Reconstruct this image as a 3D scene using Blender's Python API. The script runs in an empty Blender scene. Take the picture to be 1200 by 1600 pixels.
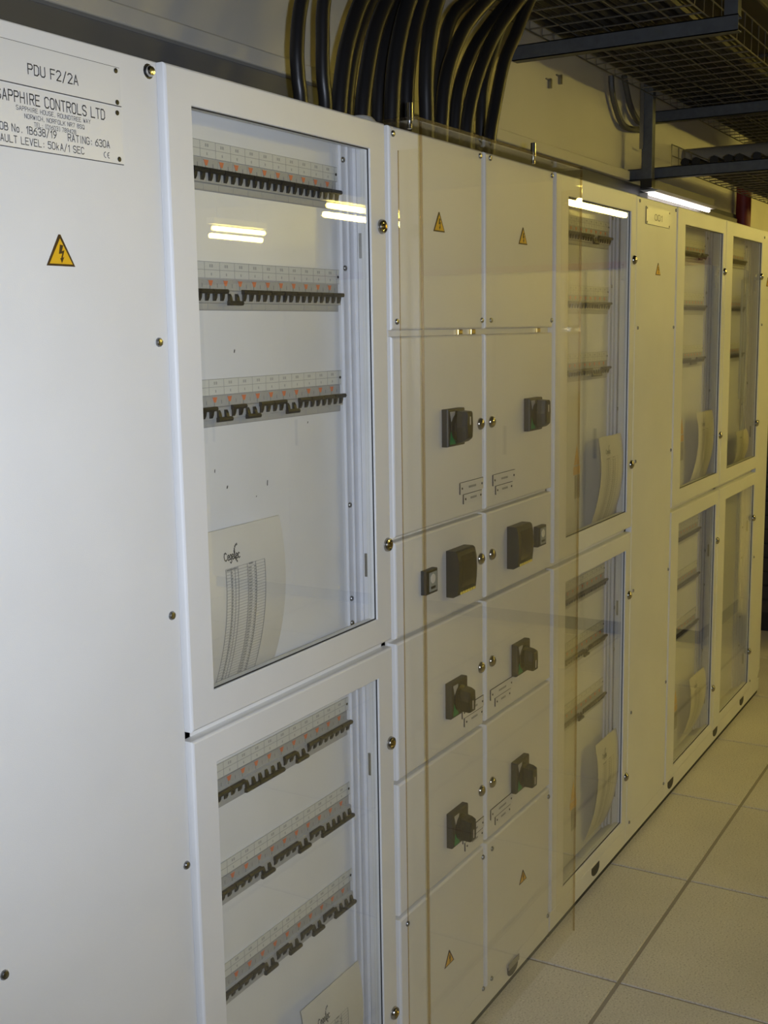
import bpy, bmesh, math, random
from mathutils import Vector, Matrix
random.seed(7)
S = bpy.context.scene
COL = S.collection
R = math.radians

# ------------------------------------------------------------------ camera
CAM = Vector((0.0, -1.0667, 1.5569))
YAW, PIT, ROL = R(59.7577), R(-8.8350), R(-0.8898)
fwd = Vector((math.sin(YAW)*math.cos(PIT), math.cos(YAW)*math.cos(PIT), math.sin(PIT)))
rgt = fwd.cross(Vector((0, 0, 1))).normalized()
upv = rgt.cross(fwd)
r2 = rgt*math.cos(ROL) + upv*math.sin(ROL)
u2 = -rgt*math.sin(ROL) + upv*math.cos(ROL)
cd = bpy.data.cameras.new('camera')
cd.sensor_fit = 'VERTICAL'; cd.sensor_height = 36.0; cd.sensor_width = 27.0
cd.lens = 1840.41*36.0/1600.0
cd.clip_start = 0.02; cd.clip_end = 100
cam = bpy.data.objects.new('camera', cd); COL.objects.link(cam)
cam.matrix_world = Matrix(((r2.x, u2.x, -fwd.x, CAM.x), (r2.y, u2.y, -fwd.y, CAM.y), (r2.z, u2.z, -fwd.z, CAM.z), (0, 0, 0, 1)))
S.camera = cam

# ------------------------------------------------------------------ light, exposure
S.view_settings.view_transform = 'Standard'
S.view_settings.look = 'None'
S.view_settings.exposure = 0.0
S.cycles.transparent_max_bounces = 24
S.view_settings.gamma = 1.0
S.view_settings.use_curve_mapping = False
W = bpy.data.worlds.new('world'); S.world = W; W.use_nodes = True
W.node_tree.nodes['Background'].inputs[0].default_value = (1.0, 0.80, 0.42, 1)
W.node_tree.nodes['Background'].inputs[1].default_value = 0.0
# the camera's own flash, held beside the lens
fl = bpy.data.lights.new('camera_flash', 'SPOT'); fl.energy = 116.0; fl.color = (0.76, 0.835, 1.0); fl.shadow_soft_size = 0.012
fl.spot_size = R(94); fl.spot_blend = 1.0
flo = bpy.data.objects.new('camera_flash', fl); COL.objects.link(flo)
flo.matrix_world = cam.matrix_world.copy()
flo.location = CAM + r2*0.06 - fwd*0.01
TUBE_POWER = 84.0          # emission of the ceiling tubes
TUBE_COL = (1.0, 0.78, 0.17)

# ------------------------------------------------------------------ materials
MATS = {}
def mat(name, col, rough=0.5, metal=0.0, spec=0.5, noise=0.0, nscale=200.0, bump=0.0, bscale=900.0, coat=0.0):
    m = bpy.data.materials.new(name); m.use_nodes = True; MATS[name] = m
    nt = m.node_tree; b = nt.nodes['Principled BSDF']
    b.inputs['Base Color'].default_value = (*col, 1)
    b.inputs['Roughness'].default_value = rough
    b.inputs['Metallic'].default_value = metal
    b.inputs['Specular IOR Level'].default_value = spec
    b.inputs['Coat Weight'].default_value = coat
    tc = nt.nodes.new('ShaderNodeTexCoord')
    if noise > 0:
        n = nt.nodes.new('ShaderNodeTexNoise'); n.inputs['Scale'].default_value = nscale; n.inputs['Detail'].default_value = 4
        nt.links.new(tc.outputs['Object'], n.inputs['Vector'])
        mr = nt.nodes.new('ShaderNodeMapRange'); mr.inputs[1].default_value = 0.3; mr.inputs[2].default_value = 0.7
        mr.inputs[3].default_value = 1-noise; mr.inputs[4].default_value = 1+noise
        nt.links.new(n.outputs['Fac'], mr.inputs[0])
        mx = nt.nodes.new('ShaderNodeVectorMath'); mx.operation = 'SCALE'
        mx.inputs[0].default_value = col
        nt.links.new(mr.outputs[0], mx.inputs['Scale'])
        nt.links.new(mx.outputs[0], b.inputs['Base Color'])
    if bump > 0:
        n2 = nt.nodes.new('ShaderNodeTexNoise'); n2.inputs['Scale'].default_value = bscale; n2.inputs['Detail'].default_value = 2
        nt.links.new(tc.outputs['Object'], n2.inputs['Vector'])
        bp = nt.nodes.new('ShaderNodeBump'); bp.inputs['Strength'].default_value = bump; bp.inputs['Distance'].default_value = 0.001
        nt.links.new(n2.outputs['Fac'], bp.inputs['Height']); nt.links.new(bp.outputs[0], b.inputs['Normal'])
    return m
mat('paint', (0.745, 0.74, 0.715), 0.42, noise=0.025, nscale=6, bump=0.12, bscale=700)
mat('inner_paint', (0.80, 0.80, 0.80), 0.22, noise=0.03, nscale=9, bump=0.10, bscale=260)
mat('channel_paint', (0.76, 0.76, 0.78), 0.3, noise=0.03, nscale=30, bump=0.1, bscale=260)
mat('seal', (0.03, 0.03, 0.03), 0.7)
mat('black', (0.010, 0.010, 0.011), 0.40)
mat('toggle_black', (0.016, 0.016, 0.017), 0.45)
mat('print', (0.045, 0.045, 0.05), 0.6)
mat('print_soft', (0.25, 0.25, 0.24), 0.6)
mat('label_mark', (0.40, 0.40, 0.38), 0.6)
mat('rule', (0.33, 0.33, 0.33), 0.6)
mat('ce_orange', (0.72, 0.20, 0.09), 0.5)
mat('breaker', (0.40, 0.40, 0.39), 0.42, noise=0.03, nscale=90)
mat('label', (0.66, 0.66, 0.61), 0.5)
mat('plate', (0.70, 0.70, 0.685), 0.3)
mat('yellow', (0.74, 0.42, 0.012), 0.45)
mat('yellow_ink', (0.045, 0.018, 0.006), 0.5)
mat('grey_sticker', (0.26, 0.25, 0.23), 0.5)
mat('chrome', (0.62, 0.62, 0.62), 0.16, 1.0)
mat('lock_metal', (0.42, 0.40, 0.36), 0.22, 1.0)
mat('brass', (0.50, 0.38, 0.15), 0.3, 1.0)
mat('screw', (0.33, 0.33, 0.32), 0.3, 1.0)
mat('lock_core', (0.05, 0.045, 0.035), 0.4, 0.6)
mat('switch_grey', (0.035, 0.033, 0.030), 0.5)
mat('switch_black', (0.016, 0.015, 0.013), 0.40)
mat('wedge_white', (0.45, 0.45, 0.43), 0.5)
mat('wedge_green', (0.01, 0.26, 0.08), 0.45)
mat('pointer', (0.62, 0.60, 0.52), 0.5)
mat('meter', (0.032, 0.031, 0.026), 0.45)
mat('meter_screen', (0.05, 0.042, 0.022), 0.18)
mat('meter_button', (0.80, 0.62, 0.10), 0.4)
mat('dial', (0.34, 0.37, 0.36), 0.25)
mat('paper', (0.66, 0.64, 0.585), 0.55, noise=0.03, nscale=12)
mat('cable', (0.014, 0.013, 0.013), 0.38, bump=0.1, bscale=300)
mat('grey_cable', (0.09, 0.09, 0.085), 0.5)
mat('wall', (0.62, 0.60, 0.53), 0.75, noise=0.03, nscale=3, bump=0.1, bscale=200)
mat('grey_dado', (0.125, 0.127, 0.13), 0.6, noise=0.03, nscale=5)
mat('far_wall', (0.20, 0.175, 0.14), 0.75)
mat('ceiling', (0.035, 0.034, 0.03), 0.9)
mat('galv', (0.12, 0.13, 0.14), 0.5, 0.35, noise=0.12, nscale=40)
mat('wire', (0.26, 0.255, 0.24), 0.35, 0.7)
mat('red', (0.16, 0.012, 0.016), 0.5)
mat('insul', (0.26, 0.25, 0.22), 0.7)
mat('white_plastic', (0.66, 0.65, 0.60), 0.4)
mat('pale_highlight', (0.80, 0.82, 0.85), 0.12)  # pale opaque colour that paints the bright highlights of clear plastic
mat('duct', (0.10, 0.09, 0.07), 0.6)
mat('dark_rack', (0.012, 0.012, 0.014), 0.35)
mat('plinth', (0.035, 0.03, 0.028), 0.5)
mat('joint', (0.33, 0.295, 0.235), 0.8)
mat('opposite', (0.72, 0.68, 0.58), 0.5)

def emis(name, col, st):
    m = bpy.data.materials.new(name); m.use_nodes = True; MATS[name] = m
    b = m.node_tree.nodes['Principled BSDF']
    b.inputs['Base Color'].default_value = (0.8, 0.8, 0.8, 1)
    b.inputs['Emission Color'].default_value = (*col, 1); b.inputs['Emission Strength'].default_value = st
emis('tube', TUBE_COL, TUBE_POWER)
emis('tube_dim', TUBE_COL, TUBE_POWER*0.45)
emis('tube_soft', TUBE_COL, TUBE_POWER*0.27)
emis('tube_white', (1.0, 0.93, 0.95), 9.0)
emis('led_red', (1.0, 0.03, 0.05), 1.2)

def sheet(name, tint, refl):
    """clear sheet: Fresnel mirror over straight-through transmission"""
    m = bpy.data.materials.new(name); m.use_nodes = True; MATS[name] = m
    nt = m.node_tree; nt.nodes.clear(); N = nt.nodes.new; L = nt.links.new
    out = N('ShaderNodeOutputMaterial'); mix = N('ShaderNodeMixShader'); tr = N('ShaderNodeBsdfTransparent'); gl = N('ShaderNodeBsdfGlossy')
    tr.inputs[0].default_value = (*tint, 1); gl.inputs['Roughness'].default_value = 0.012; gl.inputs[0].default_value = (1, 1, 1, 1)
    geo = N('ShaderNodeNewGeometry'); mr = N('ShaderNodeMapRange'); mr.inputs[3].default_value = 1.5; mr.inputs[4].default_value = 1/1.5
    L(geo.outputs['Backfacing'], mr.inputs[0])
    fr = N('ShaderNodeFresnel'); L(mr.outputs[0], fr.inputs[0])
    mu = N('ShaderNodeMath'); mu.operation = 'MULTIPLY'; mu.inputs[1].default_value = refl; L(fr.outputs[0], mu.inputs[0])
    L(mu.outputs[0], mix.inputs[0]); L(tr.outputs[0], mix.inputs[1]); L(gl.outputs[0], mix.inputs[2]); L(mix.outputs[0], out.inputs[0])
sheet('glass', (0.985, 0.99, 0.985), 1.0)
sheet('acrylic', (0.985, 0.98, 0.965), 0.62)
sheet('acrylic_edge', (0.86, 0.79, 0.66), 1.0)

def floor_mat():
    m = bpy.data.materials.new('terrazzo'); m.use_nodes = True; MATS['terrazzo'] = m
    nt = m.node_tree; b = nt.nodes['Principled BSDF']; N = nt.nodes.new; L = nt.links.new
    geo = N('ShaderNodeNewGeometry')
    n = N('ShaderNodeTexNoise'); n.inputs['Scale'].default_value = 210; n.inputs['Detail'].default_value = 2; n.inputs['Roughness'].default_value = 0.6
    L(geo.outputs['Position'], n.inputs['Vector'])
    cr = N('ShaderNodeValToRGB'); e = cr.color_ramp.elements
    e[0].position = 0.30; e[0].color = (0.30, 0.27, 0.22, 1); e[1].position = 0.42; e[1].color = (0.50, 0.47, 0.405, 1)
    x = e.new(0.62); x.color = (0.54, 0.51, 0.44, 1); y = e.new(0.72); y.color = (0.66, 0.62, 0.53, 1)
    L(n.outputs['Fac'], cr.inputs[0])
    n2 = N('ShaderNodeTexNoise'); n2.inputs['Scale'].default_value = 2.2; n2.inputs['Detail'].default_value = 4
    L(geo.outputs['Position'], n2.inputs['Vector'])
    mr = N('ShaderNodeMapRange'); mr.inputs[1].default_value = 0.3; mr.inputs[2].default_value = 0.7; mr.inputs[3].default_value = 1.08; mr.inputs[4].default_value = 1.32
    L(n2.outputs['Fac'], mr.inputs[0])
    v = N('ShaderNodeVectorMath'); v.operation = 'SCALE'; L(cr.outputs[0], v.inputs[0]); L(mr.outputs[0], v.inputs['Scale'])
    L(v.outputs[0], b.inputs['Base Color']); b.inputs['Roughness'].default_value = 0.42
floor_mat()

# ------------------------------------------------------------------ mesh helpers
class MB:
    def __init__(s): s.v = []; s.f = []
    def add(s, vs, fs):
        o = len(s.v); s.v += [tuple(p) for p in vs]; s.f += [tuple(i+o for i in f) for f in fs]; return s
    def box(s, x0, x1, y0, y1, z0, z1, c=0.0):
        if c <= 0:
            vs = [(x, y, z) for x in (x0, x1) for y in (y0, y1) for z in (z0, z1)]
            return s.add(vs, [(0, 1, 3, 2), (4, 6, 7, 5), (0, 4, 5, 1), (2, 3, 7, 6), (0, 2, 6, 4), (1, 5, 7, 3)])
        # front (y0) edges chamfered
        def lp(ix, y): return [(x0+ix, y, z0+ix), (x1-ix, y, z0+ix), (x1-ix, y, z1-ix), (x0+ix, y, z1-ix)]
        vs = lp(0, y1) + lp(0, y0+c) + lp(c*0.35, y0+c*0.35) + lp(c, y0)
        fs = [(3, 2, 1, 0), (12, 13, 14, 15)]
        for k in range(3):
            for i in range(4):
                j = (i+1) % 4; fs.append((k*4+i, k*4+j, k*4+4+j, k*4+4+i))
        return s.add(vs, fs)
    def ring(s, x0, x1, z0, z1, a0, a1, b0, b1, y0, y1, c=0.003):
        def lp(X0, X1, Z0, Z1, y): return [(X0, y, Z0), (X1, y, Z0), (X1, y, Z1), (X0, y, Z1)]
        vs = lp(x0, x1, z0, z1, y1) + lp(x0, x1, z0, z1, y0+c) + lp(x0+c*.35, x1-c*.35, z0+c*.35, z1-c*.35, y0+c*.35) + lp(x0+c, x1-c, z0+c, z1-c, y0) \
            + lp(a0-.001, a1+.001, b0-.001, b1+.001, y0) + lp(a0, a1, b0, b1, y0+.001) + lp(a0, a1, b0, b1, y1)
        fs = []
        for k in range(7):
            n = (k+1) % 7
            for i in range(4):
                j = (i+1) % 4; fs.append((k*4+i, k*4+j, n*4+j, n*4+i))
        return s.add(vs, fs)
    def prism(s, poly, y0, y1):          # polygon of (x,z), counter-clockwise seen from the front
        n = len(poly); vs = [(x, y0, z) for x, z in poly] + [(x, y1, z) for x, z in poly]
        return s.add(vs, [tuple(range(n)), tuple(range(2*n-1, n-1, -1))] + [(i+n, (i+1) % n+n, (i+1) % n, i) for i in range(n)])
    def extr_x(s, poly, x0, x1):         # polygon of (y,z) swept along x
        n = len(poly); vs = [(x0, y, z) for y, z in poly] + [(x1, y, z) for y, z in poly]
        return s.add(vs, [tuple(range(n)), tuple(range(2*n-1, n-1, -1))] + [(i+n, (i+1) % n+n, (i+1) % n, i) for i in range(n)])
    def lathe_y(s, x, z, prof, n=16, sq=1.0):    # prof: (radius, y) from back to front, axis along y
        vs = []; fs = []
        for r, y in prof:
            for i in range(n):
                a = 2*math.pi*i/n; vs.append((x+r*math.cos(a), y, z+r*sq*math.sin(a)))
        for k in range(len(prof)-1):
            for i in range(n):
                j = (i+1) % n; fs.append((k*n+i, k*n+j, (k+1)*n+j, (k+1)*n+i))
        fs.append(tuple(range((len(prof)-1)*n, len(prof)*n))); fs.append(tuple(range(n-1, -1, -1)))
        return s.add(vs, fs)
    def tube(s, pts, r, n=10, cap=True):
        pts = [Vector(p) for p in pts]; vs = []; fs = []
        t0 = (pts[1]-pts[0]).normalized(); a = Vector((0, 0, 1)) if abs(t0.z) < 0.9 else Vector((1, 0, 0))
        nrm = (a - t0*a.dot(t0)).normalized()
        for k, p in enumerate(pts):
            t = (pts[min(k+1, len(pts)-1)]-pts[max(k-1, 0)]).normalized()
            nrm = (nrm - t*nrm.dot(t)).normalized(); b = t.cross(nrm)
            for i in range(n):
                q = 2*math.pi*i/n; vs.append(p + (nrm*math.cos(q)+b*math.sin(q))*r)
        for k in range(len(pts)-1):
            for i in range(n):
                j = (i+1) % n; fs.append((k*n+i, k*n+j, (k+1)*n+j, (k+1)*n+i))
        if cap:
            fs.append(tuple(range(n-1, -1, -1))); fs.append(tuple(range((len(pts)-1)*n, len(pts)*n)))
        return s.add(vs, fs)
    def mesh(s, name):
        m = bpy.data.meshes.new(name); m.from_pydata(s.v, [], s.f); m.update()
        bm = bmesh.new(); bm.from_mesh(m); bmesh.ops.recalc_face_normals(bm, faces=bm.faces); bm.to_mesh(m); bm.free()
        return m
    def build(s, name, material, parent=None, smooth=False, label=None):
        return put(name, s.mesh(name), material, parent, smooth, label)
def put(name, me, material, parent=None, smooth=False, label=None, loc=None):
    if material and not me.materials: me.materials.append(MATS[material])
    if smooth:
        for p in me.polygons: p.use_smooth = True
        me.set_sharp_from_angle(angle=R(40))
    o = bpy.data.objects.new(name, me); COL.objects.link(o)
    if parent:
        o.parent = parent; o.matrix_parent_inverse = Matrix.Identity(4)
        if loc: o.location = loc
        else: o.location = -world_loc(parent)
    elif loc: o.location = loc
    if label: o['label'] = label
    return o
def world_loc(o):
    v = Vector(o.location)
    while o.parent: o = o.parent; v = v + Vector(o.location)
    return v
def thing(name, label, cat, loc=(0, 0, 0), group=None):
    o = bpy.data.objects.new(name, None); COL.objects.link(o); o.location = loc; o.empty_display_size = 0.05
    o['label'] = label; o['category'] = cat
    if group: o['group'] = group
    return o
def tag(o, label, cat, group=None):
    o['label'] = label; o['category'] = cat
    if group: o['group'] = group
    return o
def struct(o): o['kind'] = 'structure'; return o
def smoothpts(P, k=8):
    P = [Vector(p) for p in P]; out = []
    for i in range(len(P)-1):
        a = P[max(i-1, 0)]; b = P[i]; c = P[i+1]; d = P[min(i+2, len(P)-1)]
        for j in range(k):
            t = j/k
            out.append(0.5*((2*b)+(c-a)*t+(2*a-5*b+4*c-d)*t*t+(3*b-a-3*c+d)*t**3))
    return out+[P[-1]]
# engraved single-line lettering: strokes on a 4 x 6 grid, ';' lifts the tool
GLYPH = {
 'A': '00 26 40;0.7,2 3.3,2', 'B': '00 06 26 3.6,5.4 3.6,3.7 2.6,3.2 0,3.2;2.6,3.2 4,2.4 4,0.8 3,0 00', 'C': '4,5 3,6 1,6 0,5 0,1 1,0 3,0 4,1',
 'D': '00 06 2.6,6 4,4.8 4,1.2 2.6,0 00', 'E': '40 00 06 46;0,3.2 3.4,3.2', 'F': '00 06 46;0,3.2 3.4,3.2', 'G': '4,5 3,6 1,6 0,5 0,1 1,0 3,0 4,1 4,2.8 2.4,2.8',
 'H': '00 06;40 46;0,3 4,3', 'I': '20 26', 'J': '0,1 1,0 2.6,0 3.6,1 3.6,6', 'K': '00 06;0,2.2 4,6;1.4,3.6 4,0', 'L': '06 00 40', 'N': '00 06 40 46',
 'O': '1,0 0,1 0,5 1,6 3,6 4,5 4,1 3,0 1,0', 'P': '00 06 3,6 4,5.2 4,3.8 3,3 0,3', 'Q': '1,0 0,1 0,5 1,6 3,6 4,5 4,1 3,0 1,0;2.4,1.6 4,0', 'R': '00 06 3,6 4,5.2 4,3.8 3,3 0,3;2,3 4,0',
 'S': '4,5 3,6 1,6 0,5 0,4 1,3.2 3,2.8 4,2 4,1 3,0 1,0 0,1', 'T': '20 26;06 46', 'U': '06 0,1 1,0 3,0 4,1 46', 'V': '06 20 46', 'W': '06 1,0 2,4 3,0 46', 'Y': '06 2,3 46;2,3 20',
 'k': '0.4,0 0.4,6;0.4,1.6 3,4;1.5,2.6 3.2,0', 'o': '1,0 0.3,0.8 0.3,3 1,3.8 2.6,3.8 3.3,3 3.3,0.8 2.6,0 1,0',
 '0': '1,0 0,1 0,5 1,6 3,6 4,5 4,1 3,0 1,0', '1': '0.8,4.6 2.2,6 2.2,0', '2': '0,5 1,6 3,6 4,5 4,4 0,0 4,0', '3': '0,5.2 1,6 3,6 4,5.2 4,3.9 3,3.2 1.6,3.2;3,3.2 4,2.4 4,0.9 3,0 1,0 0,0.9',
 '4': '3,0 3,6 0,1.6 4,1.6', '5': '4,6 0.4,6 0.2,3.4 1,3.8 3,3.8 4,2.8 4,1 3,0 1,0 0,0.8', '6': '3.6,6 1.6,4.6 0,2.4 0,1 1,0 3,0 4,1 4,2.4 3,3.4 1,3.4 0.2,2.6', '7': '06 46 1.4,0',
 '8': '1,3.2 0.2,4 0.2,5.2 1,6 3,6 3.8,5.2 3.8,4 3,3.2 1,3.2 0,2.2 0,1 1,0 3,0 4,1 4,2.2 3,3.2', '9': '0.6,0 2.6,1.6 4,3.8 4,5 3,6 1,6 0,5 0,3.8 1,2.8 3,2.8 3.8,3.6',
 '/': '0,-0.6 3.4,6.6', '(': '2.4,6.6 1.2,5 1.2,1 2.4,-0.6', ')': '1.2,6.6 2.4,5 2.4,1 1.2,-0.6', '.': '1,0 1,0.5', ':': '1.4,0.3 1.4,0.9;1.4,3.2 1.4,3.8', ',': '1.2,0.6 0.8,-0.8'}
NARROW = {'I': 2.0, '1': 2.4, '.': 1.6, ':': 2.0, ',': 1.6, '(': 2.6, ')': 2.6, '/': 3.4}
def strokes(s):
    x = 0.0; out = []
    for ch in s:
        if ch == ' ': x += 3.6; continue
        w = NARROW.get(ch, 4.0); sh = {'I': -1.0, '1': -0.3}.get(ch, 0.0)
        for st in GLYPH[ch].split(';'):
            pts = []
            for q in st.split():
                a, c = (q.split(',') if ',' in q else (q[0], q[1])); pts.append((x+sh+float(a), float(c)))
            out.append(pts)
        x += w+1.7
    return out, x-1.7
def ribbon(b, pts, wd, f):
    """flat ribbon along a polyline; f maps (u, v) to a point"""
    for k in range(len(pts)-1):
        (ax, az), (bx, bz) = pts[k], pts[k+1]; L = math.hypot(bx-ax, bz-az) or 1e-9
        dx, dz = (bx-ax)/L*wd*0.5, (bz-az)/L*wd*0.5
        ax, az, bx, bz = ax-dx*0.9, az-dz*0.9, bx+dx*0.9, bz+dz*0.9
        b.add([f(ax+dz, az-dx), f(bx+dz, bz-dx), f(bx-dz, bz+dx), f(ax-dz, az+dx)], [(0, 1, 2, 3)])
def letters(s, x0, x1, z0, h, y, name, parent, material='print', wd=0.78):
    st, w = strokes(s); kx, kz = (x1-x0)/w, h/6.0; b = MB(); r = kz/kx
    lay = [0]
    def f(u, v):
        return (x0+u*kx, y-0.00002*(lay[0] % 5), z0+v*kz)
    for pts in st:
        lay[0] += 1; ribbon(b, [(u, v) for u, v in pts], wd, f)
    me = bpy.data.meshes.new(name); me.from_pydata(b.v, [], b.f); me.update()
    return put(name, me, material, parent)

# ------------------------------------------------------------------ the room
WY = 0.60                                  # face of the back wall
b = MB().box(-4, 7.0, WY, WY+0.5, 0, 3.2); b.box(6.99, 13, 1.0, 1.1, 0, 3.2)
wb = struct(b.build('wall_back', 'wall'))
struct(MB().box(-4, 4.86, WY-0.035, WY, 2.148, 2.186, 0.004).build('trim_1', 'wall'))
struct(MB().box(-4, 7.0, WY-0.012, WY, 1.70, 2.148).build('trim_2', 'grey_dado'))
struct(MB().box(-4, 13, -10, 1.1, 3.2, 3.25).build('ceiling', 'ceiling'))
struct(MB().box(13, 13.1, -10, 1.1, 0, 3.2).build('wall_right', 'far_wall'))
struct(MB().box(-4.1, -4, -10, 1.1, 0, 3.2).build('wall_left', 'far_wall'))
struct(MB().box(-4, 13, -10.1, -10, 0, 3.2).build('wall_front', 'far_wall'))
TX, TY = 2.5333, -0.2193                   # a floor tile corner
fx0, fx1, fy0, fy1 = TX-0.6*8, TX+0.6*8, TY-0.6*5, TY+0.6*2
fb = struct(MB().box(-4, 13, -10, 1.1, -0.05, -0.003).build('floor', 'joint'))
b = MB().box(-4, fx0, -10, 1.1, -0.0059, 0).box(fx1, 13, -10, 1.1, -0.0059, 0).box(fx0, fx1, -10, fy0, -0.0059, 0).box(fx0, fx1, fy1, 1.1, -0.0059, 0)
struct(b.build('floor', 'terrazzo'))
tb = bmesh.new(); bmesh.ops.create_cube(tb, size=1.0)
for v in tb.verts: v.co = Vector((v.co.x*0.5915, v.co.y*0.5895, v.co.z*0.0118))
bmesh.ops.bevel(tb, geom=[e for e in tb.edges if all(v.co.z > 0 for v in e.verts)], offset=0.0012, segments=1, affect='EDGES')
tme = bpy.data.meshes.new('floor_tile'); tb.to_mesh(tme); tb.free(); tme.materials.append(MATS['terrazzo'])
for i in range(-8, 8):
    for j in range(-5, 2):
        o = put('floor_tile', tme, None, fb, loc=(TX+0.6*i+0.3, TY+0.6*j+0.3, -0.0059))

# ------------------------------------------------------------------ small shared pieces
def lathe_mesh(name, prof, material, n=14):
    m = MB().lathe_y(0, 0, prof, n).mesh(name); m.materials.append(MATS[material])
    for p in m.polygons: p.use_smooth = True
    m.set_sharp_from_angle(angle=R(40))
    return m
M_SCREW = lathe_mesh('screw', [(0.0052, 0.001), (0.0052, -0.0012), (0.0040, -0.0030), (0.0015, -0.0036)], 'screw', 10)
M_SCREWC = lathe_mesh('bolt', [(0.0058, 0.001), (0.0058, -0.003), (0.0045, -0.005), (0.0015, -0.0056)], 'chrome', 10)
M_DOT = lathe_mesh('rivet', [(0.0032, 0.0006), (0.0032, -0.0008), (0.0012, -0.0011)], 'black', 10)
M_TINY = lathe_mesh('rivet', [(0.0024, 0.0006), (0.0024, -0.0008), (0.0010, -0.0011)], 'black', 8)
M_LOCK = lathe_mesh('lock', [(0.0128, 0.002), (0.0128, -0.003), (0.0112, -0.0062), (0.0085, -0.0072), (0.0075, -0.0052), (0.0060, -0.0052)], 'lock_metal', 18)
M_CORE = lathe_mesh('lock_core', [(0.0052, -0.0048), (0.0052, -0.0085), (0.0034, -0.0100)], 'brass', 10)
M_LOCKD = lathe_mesh('lock', [(0.0128, 0.002), (0.0128, -0.002), (0.0105, -0.0058), (0.0065, -0.0082), (0.002, -0.0090)], 'lock_metal', 18)
def screw(par, x, y, z, me=M_SCREW, name='screw'):
    return put(name, me, None, par, loc=Vector((x, y, z))-world_loc(par))
def lock(par, x, z, y=0.0, dome=False):
    o = put('lock', M_LOCKD if dome else M_LOCK, None, par, loc=Vector((x, y, z))-world_loc(par))
    return o
def triangle(par, x, z0, z1, y, hw=0.0235, name='warning_sticker'):
    t = MB().prism([(x-hw, z0), (x+hw, z0), (x+hw*0.06, z1), (x-hw*0.06, z1)], y-0.0008, y+0.0002).build(name, 'yellow_ink', par, label='yellow warning triangle with a lightning bolt')
    k = 0.0026; h = z1-z0
    MB().prism([(x-hw+k*1.7, z0+k), (x+hw-k*1.7, z0+k), (x, z1-k*1.9)], y-0.0012, y-0.0007).build('yellow_field', 'yellow', t)
    u = h/10.0
    pts = [(-0.2, 6.6), (1.0, 6.4), (0.35, 4.6), (1.35, 4.9), (0.55, 2.6), (1.15, 2.8), (0.2, 1.0), (-0.35, 2.4), (0.05, 2.5), (0.55, 3.9), (-0.75, 3.7)]
    pts = [(x+a*u*1.15, z0+c*u*1.03) for a, c in pts]; pts.reverse()
    MB().prism(pts, y-0.0016, y-0.0011).build('lightning_bolt', 'yellow_ink', t)
    return t
def hand_slot(par, x, z, y=0.0):
    w, h = 0.030, 0.031; pts = [(x-w, z+h*0.45), (x-w, z+0.002)]
    for i in range(1, 8):
        a = math.pi + math.pi*i/8; pts.append((x+w*math.cos(a), z+0.002+h*0.55*math.sin(a)))
    pts += [(x+w, z+0.002), (x+w, z+h*0.45)]
    MB().prism(pts, y-0.0015, y+0.001).build('plinth_slot_dark', 'black', par, label='half-round hand slot in the plinth, its dark inside painted black')  # flat black piece standing in for the shade inside the opening
ZT, ZS1, ZS0, ZB = 1.9115, 0.9834, 0.9692, 0.0672     # top, door seam, bottom of the doors

def carcass(t, x0, x1, depth=0.40, hollow=True, y0=0.020):
    b = MB(); th = 0.002
    b.box(x0, x0+th, y0, depth, 0.0672, ZT-0.004).box(x1-th, x1, y0, depth, 0.0672, ZT-0.004)
    b.box(x0, x1, y0, depth, ZT-0.006, ZT-0.002).box(x0, x1, y0, depth, 0.0672, 0.070).box(x0, x1, depth-th, depth, 0.0672, ZT-0.004)
    if not hollow: b.box(x0, x1, y0, y0+th, 0.0672, ZT-0.004)
    else:   # front returns of the frame around the doors
        b.box(x0, x0+0.018, y0, y0+0.004, 0.0672, ZT-0.004).box(x1-0.012, x1, y0, y0+0.004, 0.0672, ZT-0.004)
        b.box(x0, x1, y0, y0+0.004, ZT-0.03, ZT-0.004).box(x0, x1, y0, y0+0.004, 0.955, 0.998).box(x0, x1, y0, y0+0.004, 0.0672, 0.09)
    b.build('body', 'paint', t)
    MB().box(x0, x1, 0.004, depth-0.01, 0.016, 0.0672, 0.002).build('plinth', 'paint', t)
    MB().box(x0, x1, 0.009, depth-0.02, 0.0, 0.016).build('base_strip', 'seal', t)

# ------------------------------------------------------------------ breakers
PW = 0.0364                                   # width of a two-pole breaker
FB = 0.0550                                   # face of the inner cover plate
def breaker_mesh():
    b = MB(); w = PW-0.0005
    b.extr_x([(FB, -0.0225), (FB-0.0025, -0.0225), (FB-0.0025, -0.0135), (FB-0.008, -0.0125), (FB-0.008, 0.0050), (FB-0.0025, 0.0065), (FB-0.0025, 0.0225), (FB, 0.0225)], 0.0002, w)
    m = b.mesh('breaker'); m.materials.append(MATS['breaker']); return m
def toggle_mesh(up):
    b = MB(); s = 1 if up else -1; zc = -0.0045
    y1 = FB-0.0075
    zb = zc+s*0.0085                      # bridging bar, rounded, and one lever leg for each pole
    b.extr_x([(y1-0.0080, zb-0.0033), (y1-0.0094, zb), (y1-0.0080, zb+0.0033), (y1-0.0030, zb+0.0036), (y1-0.0030, zb-0.0036)], 0.0008, PW-0.0012)
    for k in (0.0085, 0.0265):
        b.extr_x([(y1-0.0065, zb), (y1-0.0045, zb+s*0.0015), (y1+0.001, zc+s*0.0035), (y1+0.001, zc-s*0.0055), (y1-0.0020, zc-s*0.0055), (y1-0.0045, zc-s*0.001)], k-0.0032, k+0.0032)
    m = b.mesh('toggle'); m.materials.append(MATS['toggle_black']); return m
def marker_mesh():
    b = MB(); y = FB-0.0027
    b.prism([(0.0030, 0.0205), (0.0062, 0.0128), (0.0105, 0.0125), (0.0142, 0.0205)], y-0.0004, y)
    m = b.mesh('marker'); m.materials.append(MATS['ce_orange']); return m
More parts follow.
